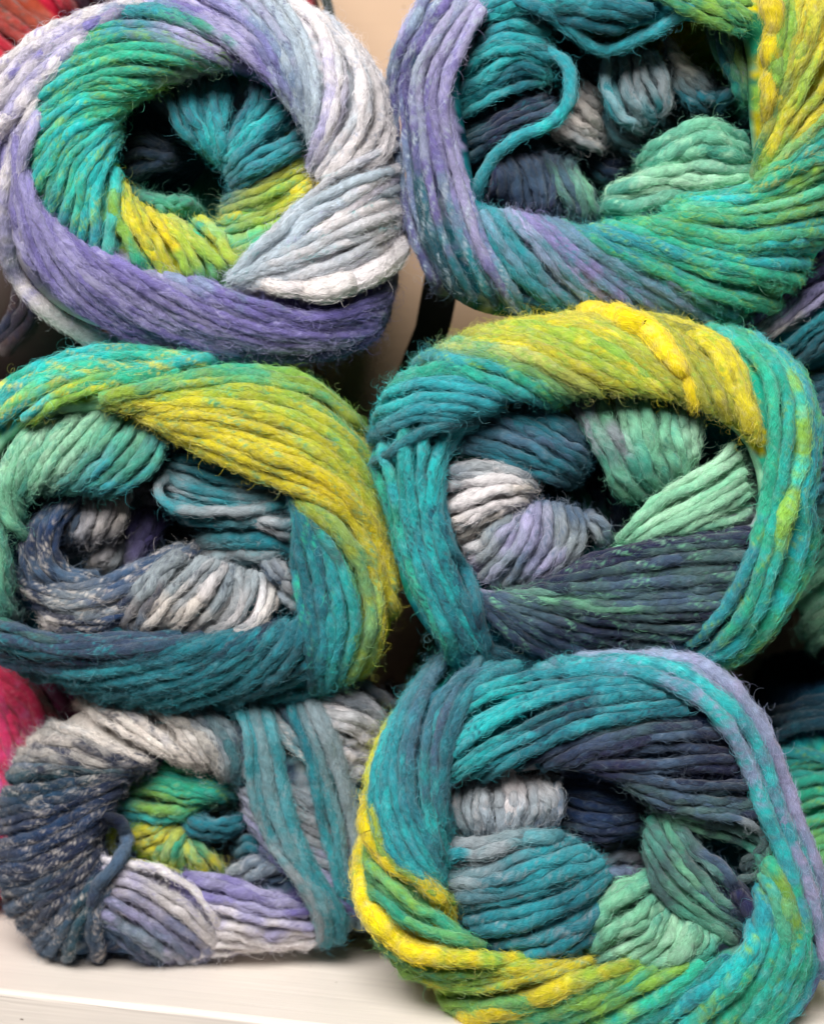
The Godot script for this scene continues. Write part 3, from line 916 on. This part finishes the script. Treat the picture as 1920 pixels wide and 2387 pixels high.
func bottom_left() -> void:
	var s := open_skein("slumped navy, grey and white skein with loose teal strands hanging down its front, lower left", Vector2(0, 1550), 0.5536, -0.011,
		[5, 700, 20, 500, 90, 380, 190, 270, 340, 160, 600, 120, 900, 110, 1200, 90, 1400, 40, 1560, 60, 1645, 160, 1650, 270, 1600, 360, 1570, 500, 1560, 800, 1560, 1000, 1540, 1100, 1480, 1160, 1380, 1190, 1200, 1205, 1000, 1230, 800, 1240, 620, 1255, 430, 1240, 260, 1245, 160, 1160, 60, 1050, -5, 930, -15, 800],
		[470, 620, 560, 470, 650, 415, 780, 415, 910, 440, 1000, 500, 1050, 640, 1110, 770, 1140, 850, 980, 900, 800, 880, 700, 840, 540, 810, 400, 790, 400, 700])
	s.r_in = 40.0
	s.r_out = 140.0
	band(s, "in", -11, 16, [[390, 800, 410, 730, 450, 670], [470, 800, 480, 720, 500, 650]], ["OFO", "FOF"], "Y", 0.2)
	band(s, "in", -9, 15, [[490, 650, 560, 660, 640, 665, 730, 650], [530, 740, 620, 720, 700, 690, 770, 660], [600, 810, 660, 770, 720, 720, 770, 660], [720, 860, 730, 780, 760, 720, 790, 690], [840, 880, 800, 800, 780, 720], [970, 890, 900, 810, 830, 750, 790, 720]], ["YFYE", "FYOE", "FYYF", "YGY", "GYO", "GYGK"], "G", 0.22)
	band(s, "in", -7, 16, [[630, 420, 750, 435, 870, 470, 1010, 520], [570, 490, 700, 500, 850, 530, 1010, 550], [490, 560, 620, 575, 760, 595, 900, 570], [470, 610, 600, 640, 720, 650, 830, 600]], ["GGQE", "FGGK", "QFGE", "TQGE"], "F", 0.22)
	band(s, "in", -7, 16, [[760, 630, 780, 690, 880, 720, 1010, 690], [840, 600, 880, 650, 950, 660, 1030, 640]], ["KKKX", "XKK"], "X", 0.2)
	band(s, "in", -8, 15, [[1000, 750, 1050, 730, 1100, 790], [1010, 810, 1060, 790, 1120, 850]], ["XKX", "XX"], "K", 0.2)
	band(s, "in", -2, 19, [[980, 890, 1050, 840, 1140, 820], [1080, 910, 1170, 890, 1260, 850]], ["RRS", "SSN"], "W", 0.15)
	band(s, "rim", 0.3, 16, [[1000, 300, 1110, 420, 1250, 540, 1420, 640, 1550, 700], [1000, 460, 1120, 570, 1260, 660, 1420, 760, 1560, 830], [1040, 620, 1160, 730, 1300, 830, 1440, 900, 1560, 960], [1100, 760, 1220, 860, 1340, 940, 1450, 1010, 1540, 1080]], ["SRSRS", "RgLSN", "LRPSN", "SPDN"], "R", 0.2)
	band(s, "rim", 0.4, 17, [[1150, 110, 1280, 220, 1400, 330, 1540, 420], [1060, 150, 1180, 290, 1330, 430, 1540, 560]], ["RSRg", "RTgS"], "C", 0.2)
	band(s, "rim", 0.9, 18, [[1290, 90, 1420, 50, 1550, 80, 1640, 170], [1300, 150, 1450, 165, 1560, 205, 1640, 270], [1370, 260, 1480, 300, 1570, 350, 1590, 380], [1420, 360, 1500, 380, 1570, 420], [1440, 450, 1500, 470, 1560, 510]], ["SNNN", "WRWR", "RWWR", "WRR", "RgS"], "S", 0.2)
	band(s, "rim", 0.8, 17, [[760, 870, 900, 890, 1080, 950, 1280, 1000], [800, 950, 950, 980, 1120, 1030, 1310, 1050], [870, 1020, 1000, 1060, 1150, 1090, 1330, 1110], [910, 1100, 1050, 1150, 1180, 1165, 1330, 1150], [800, 1225, 950, 1215, 1100, 1195, 1300, 1170]], ["PLPLD", "LPLLP", "LWLWL", "WWLWC", "WWWCW"], "D", 0.1)
	band(s, "rim", 0.9, 17, [[390, 790, 560, 825, 700, 870, 830, 960, 940, 1120], [420, 870, 600, 930, 760, 1030, 910, 1170], [420, 960, 560, 1030, 720, 1130, 870, 1235], [420, 1040, 530, 1110, 640, 1175, 760, 1240], [450, 1120, 540, 1190, 640, 1250]], ["WWWWW", "CLWWW", "LSWWL", "NRLWW", "SVRW"], "L", 0.2)
	band(s, "rim", 1.0, 17, [[90, 1070, 200, 990, 330, 890, 430, 760], [170, 1170, 250, 1060, 330, 950, 410, 800], [250, 1235, 290, 1120, 370, 1010, 450, 920], [430, 1235, 400, 1120, 420, 1010, 490, 890]], ["NXNN", "CNSN", "RNSX", "XSNS"], "C", 0.24)
	band(s, "rim", 0.5, 18, [[220, 250, 350, 290, 500, 360, 640, 410], [40, 470, 220, 450, 400, 450, 610, 430], [0, 760, 140, 720, 320, 640, 510, 520], [40, 1020, 180, 940, 320, 840, 440, 660], [170, 1190, 260, 1050, 350, 930, 430, 800]], ["gCRCN", "NCSXN", "NSNVN", "NXNSN", "XNSN"], "C", 0.18)
	band(s, "rim", 1.1, 15, [[220, 250, 350, 290, 500, 360, 640, 410], [110, 350, 280, 355, 450, 400, 630, 420], [40, 470, 220, 450, 400, 450, 610, 430], [10, 620, 180, 580, 360, 530, 570, 440], [0, 760, 140, 720, 320, 640, 510, 520], [0, 880, 140, 860, 300, 770, 480, 600], [40, 1020, 180, 940, 320, 840, 440, 660]], ["gCRCN", "RCNCN", "NCSXN", "SNVNN", "NSNVN", "SNSNN", "NXNSN"], "C", 0.22)
	band(s, "rim", 1.4, 18, [[340, 160, 450, 240, 600, 330, 800, 430], [540, 125, 670, 215, 790, 310, 890, 440], [680, 130, 810, 210, 920, 320, 970, 470], [830, 120, 930, 220, 990, 330, 1010, 500]], ["RCWCC", "SNSCC", "gRSRH", "RTRK"], "N", 0.22)
	band(s, "rim", 3.0, 17, [[430, 640, 500, 670, 530, 750, 490, 850, 410, 930, 380, 1010]], ["NSSSNS"], "S", 0.2, 2)
	band(s, "rim", 2.7, 18, [[990, 120, 1030, 330, 1050, 500, 1090, 660, 1180, 830, 1280, 960, 1330, 1060, 1345, 1160], [1080, 120, 1150, 320, 1190, 500, 1230, 650, 1300, 830, 1390, 980, 1450, 1090, 1440, 1150]], ["TTRTT", "KRTTKT"], "R", 0.16, 5)
	band(s, "rim", 2.5, 17, [[1180, 100, 1260, 320, 1310, 500, 1360, 680, 1400, 830, 1450, 980], [1290, 90, 1390, 280, 1440, 430, 1480, 600, 1505, 800, 1515, 960, 1535, 1090]], ["RTKTT", "TRRRR"], "R", 0.2, 5)
	close_skein(s)


func bottom_right() -> void:
	var s := open_skein("large teal, lavender and yellow skein resting at the front of the shelf, lower right", Vector2(820, 1500), 0.6344, 0.022,
		[45, 600, 55, 480, 95, 370, 170, 250, 300, 140, 450, 95, 650, 85, 850, 65, 1050, 45, 1200, 40, 1360, 85, 1490, 200, 1565, 350, 1610, 500, 1660, 650, 1710, 800, 1755, 1000, 1765, 1150, 1720, 1310, 1610, 1440, 1400, 1500, 1100, 1505, 800, 1490, 550, 1420, 350, 1330, 190, 1210, 85, 1060, 45, 850],
		[350, 600, 400, 510, 560, 480, 750, 460, 920, 500, 1050, 560, 1130, 600, 1300, 640, 1500, 690, 1520, 800, 1490, 1040, 1400, 1110, 1250, 1160, 1050, 1180, 860, 1160, 640, 1160, 480, 1100, 380, 1000, 340, 850])
	s.r_in = 40.0
	band(s, "in", -21, 19, [[870, 770, 960, 750, 1050, 770], [890, 860, 970, 840, 1060, 850]], ["WRW", "LUL"], "R", 0.2)
	band(s, "in", -12, 16, [[750, 490, 850, 480, 1010, 510], [750, 540, 880, 560, 1060, 600], [780, 620, 900, 650, 1080, 640], [790, 710, 920, 720, 1080, 690]], ["NVN", "VNVI", "NVNN", "SNV"], "S", 0.18)
	band(s, "in", -5, 16, [[390, 520, 385, 620, 440, 720], [480, 500, 480, 600, 500, 715], [590, 490, 610, 590, 580, 705], [680, 490, 720, 590, 670, 700], [740, 490, 770, 600, 740, 700]], ["RRK", "RBS", "WBR", "WRS", "RSN"], "W", 0.2)
	band(s, "in", -5.5, 27, [[540, 460, 585, 530, 590, 610, 545, 720]], ["WWWW"], "W", 0.0)
	band(s, "in", -1.5, 21, [[340, 720, 480, 735, 600, 705, 750, 700], [345, 800, 480, 805, 620, 755, 800, 725], [355, 880, 540, 865, 700, 800, 870, 765], [385, 960, 580, 940, 760, 870, 920, 805], [430, 1040, 620, 1020, 800, 960, 935, 860], [540, 1130, 700, 1100, 850, 1040, 935, 930], [620, 1170, 740, 1165, 850, 1100, 915, 1010]], ["KRRK", "TRTK", "RKTT", "KTTK", "KTKT", "KTKT", "XKKK"], "R", 0.14)
	band(s, "in", -2.5, 21, [[850, 1060, 920, 960, 1000, 890, 1090, 850], [860, 1120, 960, 1060, 1060, 1000, 1120, 940], [880, 1165, 1000, 1145, 1110, 1080, 1160, 980], [1000, 1185, 1120, 1160, 1180, 1080, 1190, 990], [1110, 1185, 1220, 1150, 1265, 1070, 1250, 990], [1220, 1170, 1300, 1130, 1330, 1050]], ["EAMA", "AMMA", "AJMA", "AMJA", "AJMA", "HAM"], "J", 0.16)
	band(s, "in", -3, 18, [[1080, 760, 1130, 900, 1250, 1000, 1420, 1100], [1090, 640, 1180, 800, 1300, 920, 1440, 1020], [1140, 600, 1260, 740, 1380, 850, 1490, 960]], ["HHAMH", "AHMSI", "MHSNI"], "A", 0.16)
	band(s, "in", -3, 27, [[1390, 900, 1450, 950, 1480, 1000, 1450, 1070]], ["NIII"], "N", 0.0)
	band(s, "rim", 0.6, 17, [[600, 470, 800, 370, 1020, 290, 1230, 270], [730, 450, 920, 380, 1130, 330, 1340, 330], [800, 440, 980, 440, 1180, 430, 1400, 430], [900, 470, 1060, 500, 1260, 530, 1470, 540], [1000, 510, 1120, 570, 1300, 620, 1510, 650]], ["KNSHN", "SNISN", "NISNI", "INSNN", "NHSHN"], "S", 0.14)
	band(s, "rim", 1.3, 18, [[1080, 560, 1200, 600, 1380, 630, 1490, 680, 1520, 740, 1440, 790], [1110, 610, 1220, 670, 1360, 720, 1480, 770, 1500, 840, 1420, 870]], ["NHSRHN", "HMHAHH"], "H", 0.2)
	band(s, "rim", 1.1, 17, [[410, 190, 560, 125, 760, 100, 1000, 100], [390, 300, 560, 200, 800, 150, 1080, 130], [370, 410, 560, 280, 820, 190, 1120, 170], [360, 490, 600, 340, 860, 230, 1170, 200], [470, 500, 680, 390, 930, 280, 1230, 250]], ["TQKTT", "QTKTT", "TQTKT", "QTNTK", "KTKTK"], "N", 0.18)
	band(s, "rim", 1.4, 17, [[100, 430, 80, 560, 110, 700, 170, 800, 270, 870], [180, 260, 140, 440, 160, 640, 230, 800, 310, 890], [290, 150, 220, 350, 220, 550, 280, 730, 340, 870], [520, 78, 400, 130, 320, 290, 290, 480, 310, 650, 350, 760], [620, 78, 490, 140, 405, 260, 360, 420, 340, 560, 360, 690]], ["TGTQT", "TKTTQ", "TKSTQ", "QTTSQ", "TQTKT"], "K", 0.18)
	band(s, "rim", 1.2, 18, [[70, 490, 85, 640, 140, 770, 240, 850], [70, 620, 130, 770, 240, 870, 370, 950]], ["OFYO", "GYFF"], "Y", 0.2)
	band(s, "rim", 1.2, 36, [[62, 660, 90, 740, 175, 820, 280, 885, 375, 985]], ["FOZZZ"], "F", 0.08)
	band(s, "rim", 1.2, 18, [[60, 800, 180, 920, 300, 1000, 430, 1080], [75, 920, 200, 1040, 340, 1090, 500, 1120]], ["FGFG", "OFGF"], "G", 0.24)
	band(s, "rim", 1.2, 38, [[60, 920, 110, 1030, 210, 1115, 360, 1150, 500, 1160, 640, 1150]], ["OZZZZF"], "F", 0.06)
	band(s, "rim", 1.2, 18, [[110, 1090, 280, 1195, 450, 1205, 690, 1180], [210, 1220, 420, 1270, 620, 1240, 880, 1160]], ["FYGFY", "OFYFY"], "G", 0.22)
	band(s, "rim", 1.2, 38, [[420, 1360, 560, 1330, 700, 1290, 830, 1240, 960, 1200, 1090, 1170]], ["FYZZYF"], "F", 0.08)
	band(s, "rim", 1.2, 19, [[330, 1315, 500, 1320, 720, 1290, 950, 1215], [460, 1370, 660, 1370, 860, 1320, 1080, 1200], [560, 1415, 780, 1390, 980, 1310, 1240, 1180]], ["YFOFG", "YZYGF", "FYQGF"], "F", 0.22)
	band(s, "rim", 1.3, 21, [[720, 1460, 900, 1410, 1080, 1320, 1300, 1180], [900, 1490, 1060, 1420, 1220, 1320, 1410, 1150]], ["EGFGG", "GQTQTK"], "Q", 0.16)
	band(s, "rim", 1.7, 22, [[760, 110, 950, 95, 1150, 130, 1330, 240, 1440, 400, 1500, 580, 1580, 760, 1650, 950, 1665, 1130, 1600, 1300], [800, 70, 1060, 62, 1230, 105, 1400, 250, 1500, 420, 1560, 600, 1640, 800, 1700, 1000, 1715, 1160], [900, 55, 1180, 42, 1350, 105, 1490, 260, 1575, 450, 1640, 650, 1710, 850, 1745, 1050, 1745, 1190]], ["TTQTTTUQTG", "TTTQTULTUT", "TTULLLUPTP"], "L", 0.1, 4)
	band(s, "rim", 2.0, 24, [[1520, 790, 1600, 950, 1640, 1120, 1570, 1290, 1450, 1450], [1500, 870, 1550, 1020, 1540, 1150, 1460, 1280, 1320, 1430], [1500, 1000, 1470, 1100, 1400, 1190, 1270, 1290, 1070, 1420]], ["GFGQGG", "TQGGQE", "TQQTQG"], "F", 0.14)
	band(s, "rim", 1.2, 22, [[1660, 1060, 1690, 1180, 1640, 1320, 1510, 1460], [1600, 1100, 1620, 1250, 1500, 1400, 1330, 1490]], ["TGTE", "GQGE"], "Q", 0.2)
	close_skein(s)


func behind() -> void:
	# right of the middle right skein
	var s := open_skein("dark teal and mint skein cut off by the right edge, behind the middle right skein", Vector2.ZERO, 1.0, -0.035,
		[1800, 1100, 1815, 930, 1850, 820, 1960, 750, 2150, 720, 2350, 800, 2450, 1000, 2450, 1250, 2350, 1450, 2200, 1540, 2000, 1550, 1890, 1500, 1820, 1380, 1795, 1240],
		[2000, 1100, 2050, 980, 2150, 950, 2250, 1050, 2250, 1200, 2150, 1300, 2050, 1260])
	s.fuzz = 0.6
	s.depth = 700.0
	band(s, "rim", 0.5, 16, [[1835, 850, 1900, 800, 1990, 770, 2100, 760], [1830, 900, 1900, 850, 2000, 820, 2100, 810]], ["OFO", "EFE"], "F", 0.2)
	band(s, "rim", 0.3, 16, [[1825, 920, 1900, 880, 1980, 870, 2060, 890], [1800, 1050, 1870, 1000, 1950, 980, 2030, 990], [1795, 1200, 1860, 1160, 1930, 1130, 2020, 1110]], ["XKX", "SKS", "KTS"], "S", 0.2)
	band(s, "rim", 0.3, 17, [[1795, 1250, 1860, 1230, 1930, 1200, 2030, 1180], [1810, 1380, 1880, 1330, 1960, 1280, 2060, 1230], [1880, 1500, 1940, 1440, 2010, 1370, 2090, 1290], [1990, 1550, 2030, 1480, 2080, 1400, 2130, 1310]], ["TAH", "AMA", "AMJ", "MAM"], "E", 0.2)
	close_skein(s)
	# right of the bottom right skein
	s = open_skein("dark teal to green skein cut off by the right edge, behind the lower right skein", Vector2.ZERO, 1.0, -0.03,
		[1760, 1880, 1770, 1740, 1820, 1630, 1920, 1580, 2100, 1560, 2300, 1640, 2380, 1850, 2350, 2060, 2200, 2150, 2000, 2170, 1850, 2130, 1780, 2020],
		[1990, 1850, 2040, 1760, 2130, 1740, 2200, 1830, 2180, 1940, 2090, 1990, 2020, 1950])
	s.fuzz = 0.6
	s.depth = 700.0
	band(s, "rim", 0.4, 16, [[1810, 1640, 1900, 1620, 2000, 1620, 2100, 1650], [1770, 1740, 1860, 1700, 1950, 1690, 2040, 1720]], ["XNX", "XKN"], "N", 0.2)
	band(s, "rim", 0.5, 17, [[1765, 1790, 1850, 1740, 1930, 1740, 2030, 1770], [1755, 1880, 1840, 1850, 1920, 1840, 2000, 1850], [1770, 2000, 1850, 1960, 1930, 1930, 2020, 1920], [1840, 2120, 1900, 2060, 1970, 2010, 2050, 1970]], ["KTT", "TGG", "GFG", "EGF"], "F", 0.24)
	close_skein(s)
	# between the right-hand skeins, farther back
	s = open_skein("lavender and white strands of a skein at the right edge, between upper and middle skeins", Vector2.ZERO, 1.0, -0.026,
		[1650, 780, 1690, 690, 1780, 600, 1900, 520, 2050, 480, 2200, 560, 2230, 700, 2150, 820, 2000, 880, 1830, 880, 1700, 850],
		[2000, 680, 2050, 640, 2110, 650, 2120, 710, 2070, 750, 2010, 740])
	s.fuzz = 0.4
	s.depth = 500.0
	band(s, "rim", 0.6, 16, [[1655, 790, 1760, 720, 1860, 640, 1960, 560], [1690, 800, 1790, 745, 1890, 660, 1990, 600], [1750, 810, 1850, 740, 1930, 690, 2010, 650]], ["LWLPD", "WWLPL", "RWLLP"], "N", 0.16)
	band(s, "rim", 0.4, 15, [[1790, 850, 1870, 770, 1940, 730, 2010, 710], [1830, 880, 1900, 820, 1960, 790, 2030, 760]], ["XKT", "KXX"], "X", 0.2)
	close_skein(s)
	# red skein behind the upper left one
	s = open_skein("red, orange and grey skein far behind the upper left skein", Vector2.ZERO, 1.0, -0.085,
		[-230, 120, -200, -100, -50, -260, 200, -330, 450, -320, 650, -200, 750, -40, 775, 130, 740, 330, 600, 470, 350, 540, 100, 500, -100, 400, -210, 260],
		[150, 100, 200, 0, 300, -40, 400, 0, 440, 110, 400, 220, 290, 260, 190, 210])
	s.fuzz = 0.3
	s.depth = 350.0
	band(s, "rim", 0.5, 20, [[-220, 20, -140, 130, -30, 220, 90, 270], [-190, -80, -80, 60, 30, 150, 150, 210], [-110, -180, 0, -20, 90, 60, 190, 110]], ["rkr", "qrr", "roor"], "q", 0.2)
	band(s, "rim", 0.5, 20, [[-30, -260, 80, -100, 140, 0, 200, 60], [120, -300, 170, -160, 210, -60, 250, 0]], ["oror", "qrTq"], "q", 0.2)
	band(s, "rim", 0.6, 18, [[560, -270, 690, -130, 755, 0, 770, 120, 740, 300], [500, -260, 640, -120, 710, 0, 720, 130, 680, 300]], ["qqqqq", "rprrr"], "r", 0.0, 2)
	band(s, "rim", 0.4, 20, [[430, -300, 580, -120, 650, 20, 650, 150], [300, -310, 430, -150, 540, 20, 560, 150]], ["roqr", "rorq"], "o", 0.2)
	close_skein(s)
	# pink skein behind the lower left one
	s = open_skein("bright pink and crimson skein at the left edge, behind the lower left skein", Vector2.ZERO, 1.0, -0.045,
		[-330, 1800, -320, 1650, -240, 1520, -120, 1470, 20, 1470, 150, 1500, 230, 1600, 240, 1800, 170, 2000, 10, 2115, -120, 2130, -250, 2070, -310, 1950],
		[-170, 1800, -150, 1740, -100, 1720, -50, 1750, -40, 1830, -70, 1890, -120, 1890, -160, 1860])
	s.fuzz = 0.5
	s.depth = 600.0
	band(s, "rim", 1.5, 24, [[-120, 1510, -10, 1600, 30, 1700, 70, 1780, 90, 1840], [-150, 1600, -60, 1650, -10, 1740, 20, 1830, 40, 1960], [-140, 1690, -70, 1730, -30, 1830, -30, 1950, -60, 2080]], ["kppkk", "kpmpk", "kpmk"], "m", 0.16)
	band(s, "rim", 0.3, 20, [[-60, 1480, 70, 1510, 170, 1580, 220, 1700], [-60, 1540, 40, 1580, 120, 1660, 160, 1790]], ["kkmk", "kkbk"], "b", 0.2)
	band(s, "rim", 0.2, 22, [[-40, 1530, 60, 1600, 105, 1700, 110, 1820, 90, 1960], [60, 1880, 50, 1960, 20, 2040, -40, 2100]], ["kkmkk", "kkk"], "k", 0.1)
	close_skein(s)
	# skein with a dark paper band, cut off by the left edge
	s = open_skein("skein in a dark brown paper band at the left edge, under the upper left skein", Vector2.ZERO, 1.0, -0.05,
		[-420, 640, -380, 520, -280, 440, -140, 410, 20, 430, 140, 500, 200, 610, 205, 720, 160, 810, 60, 870, -100, 900, -280, 870, -390, 780],
		[-180, 650, -140, 600, -80, 600, -40, 650, -60, 710, -120, 730, -170, 700])
	s.fuzz = 0.2
	s.depth = 600.0
	band(s, "rim", 0.0, 20, [[-60, 430, 60, 520, 110, 620, 100, 740, 30, 850], [-80, 500, 0, 570, 40, 640, 20, 730, -40, 810]], ["bNb", "NbN"], "b", 0.2)
	paper_band(s)
	close_skein(s)
	black_strip()


func paper_band(s: Skein) -> void:
	# a sleeve of printed card round the skein, its near edge just in front of the yarn
	var st := SurfaceTool.new()
	st.begin(Mesh.PRIMITIVE_TRIANGLES)
	st.set_smooth_group(0)
	var n := s.outer.size()
	for i in n:
		var quad: Array = []
		for w in 2:
			var q := s.outer[(i + w) % n]
			var p := world_at(q.x, q.y, s.zc - 0.004)
			quad.append([p, p + Vector3(0, 0, -0.05)])
		var pts := [quad[0][0], quad[1][0], quad[1][1], quad[0][1]]
		for t in [0, 1, 2, 0, 2, 3]:
			st.add_vertex(pts[t])
		var c := world_at(-100, 660, s.zc - 0.004)
		var ring: Array = []
		for w in 2:
			var p: Vector3 = quad[w][0]
			ring.append(p.lerp(c, 0.92) + Vector3(0, 0, 0.006))
		pts = [quad[0][0], ring[0], ring[1], quad[1][0]]
		for t in [0, 1, 2, 0, 2, 3]:
			st.add_vertex(pts[t])
	st.generate_normals()
	var m := st.commit()
	var mat := StandardMaterial3D.new()
	mat.albedo_color = Color("3a2c28")
	mat.roughness = 0.6
	m.surface_set_material(0, mat)
	mesh_node("paper_band", m, s.node)


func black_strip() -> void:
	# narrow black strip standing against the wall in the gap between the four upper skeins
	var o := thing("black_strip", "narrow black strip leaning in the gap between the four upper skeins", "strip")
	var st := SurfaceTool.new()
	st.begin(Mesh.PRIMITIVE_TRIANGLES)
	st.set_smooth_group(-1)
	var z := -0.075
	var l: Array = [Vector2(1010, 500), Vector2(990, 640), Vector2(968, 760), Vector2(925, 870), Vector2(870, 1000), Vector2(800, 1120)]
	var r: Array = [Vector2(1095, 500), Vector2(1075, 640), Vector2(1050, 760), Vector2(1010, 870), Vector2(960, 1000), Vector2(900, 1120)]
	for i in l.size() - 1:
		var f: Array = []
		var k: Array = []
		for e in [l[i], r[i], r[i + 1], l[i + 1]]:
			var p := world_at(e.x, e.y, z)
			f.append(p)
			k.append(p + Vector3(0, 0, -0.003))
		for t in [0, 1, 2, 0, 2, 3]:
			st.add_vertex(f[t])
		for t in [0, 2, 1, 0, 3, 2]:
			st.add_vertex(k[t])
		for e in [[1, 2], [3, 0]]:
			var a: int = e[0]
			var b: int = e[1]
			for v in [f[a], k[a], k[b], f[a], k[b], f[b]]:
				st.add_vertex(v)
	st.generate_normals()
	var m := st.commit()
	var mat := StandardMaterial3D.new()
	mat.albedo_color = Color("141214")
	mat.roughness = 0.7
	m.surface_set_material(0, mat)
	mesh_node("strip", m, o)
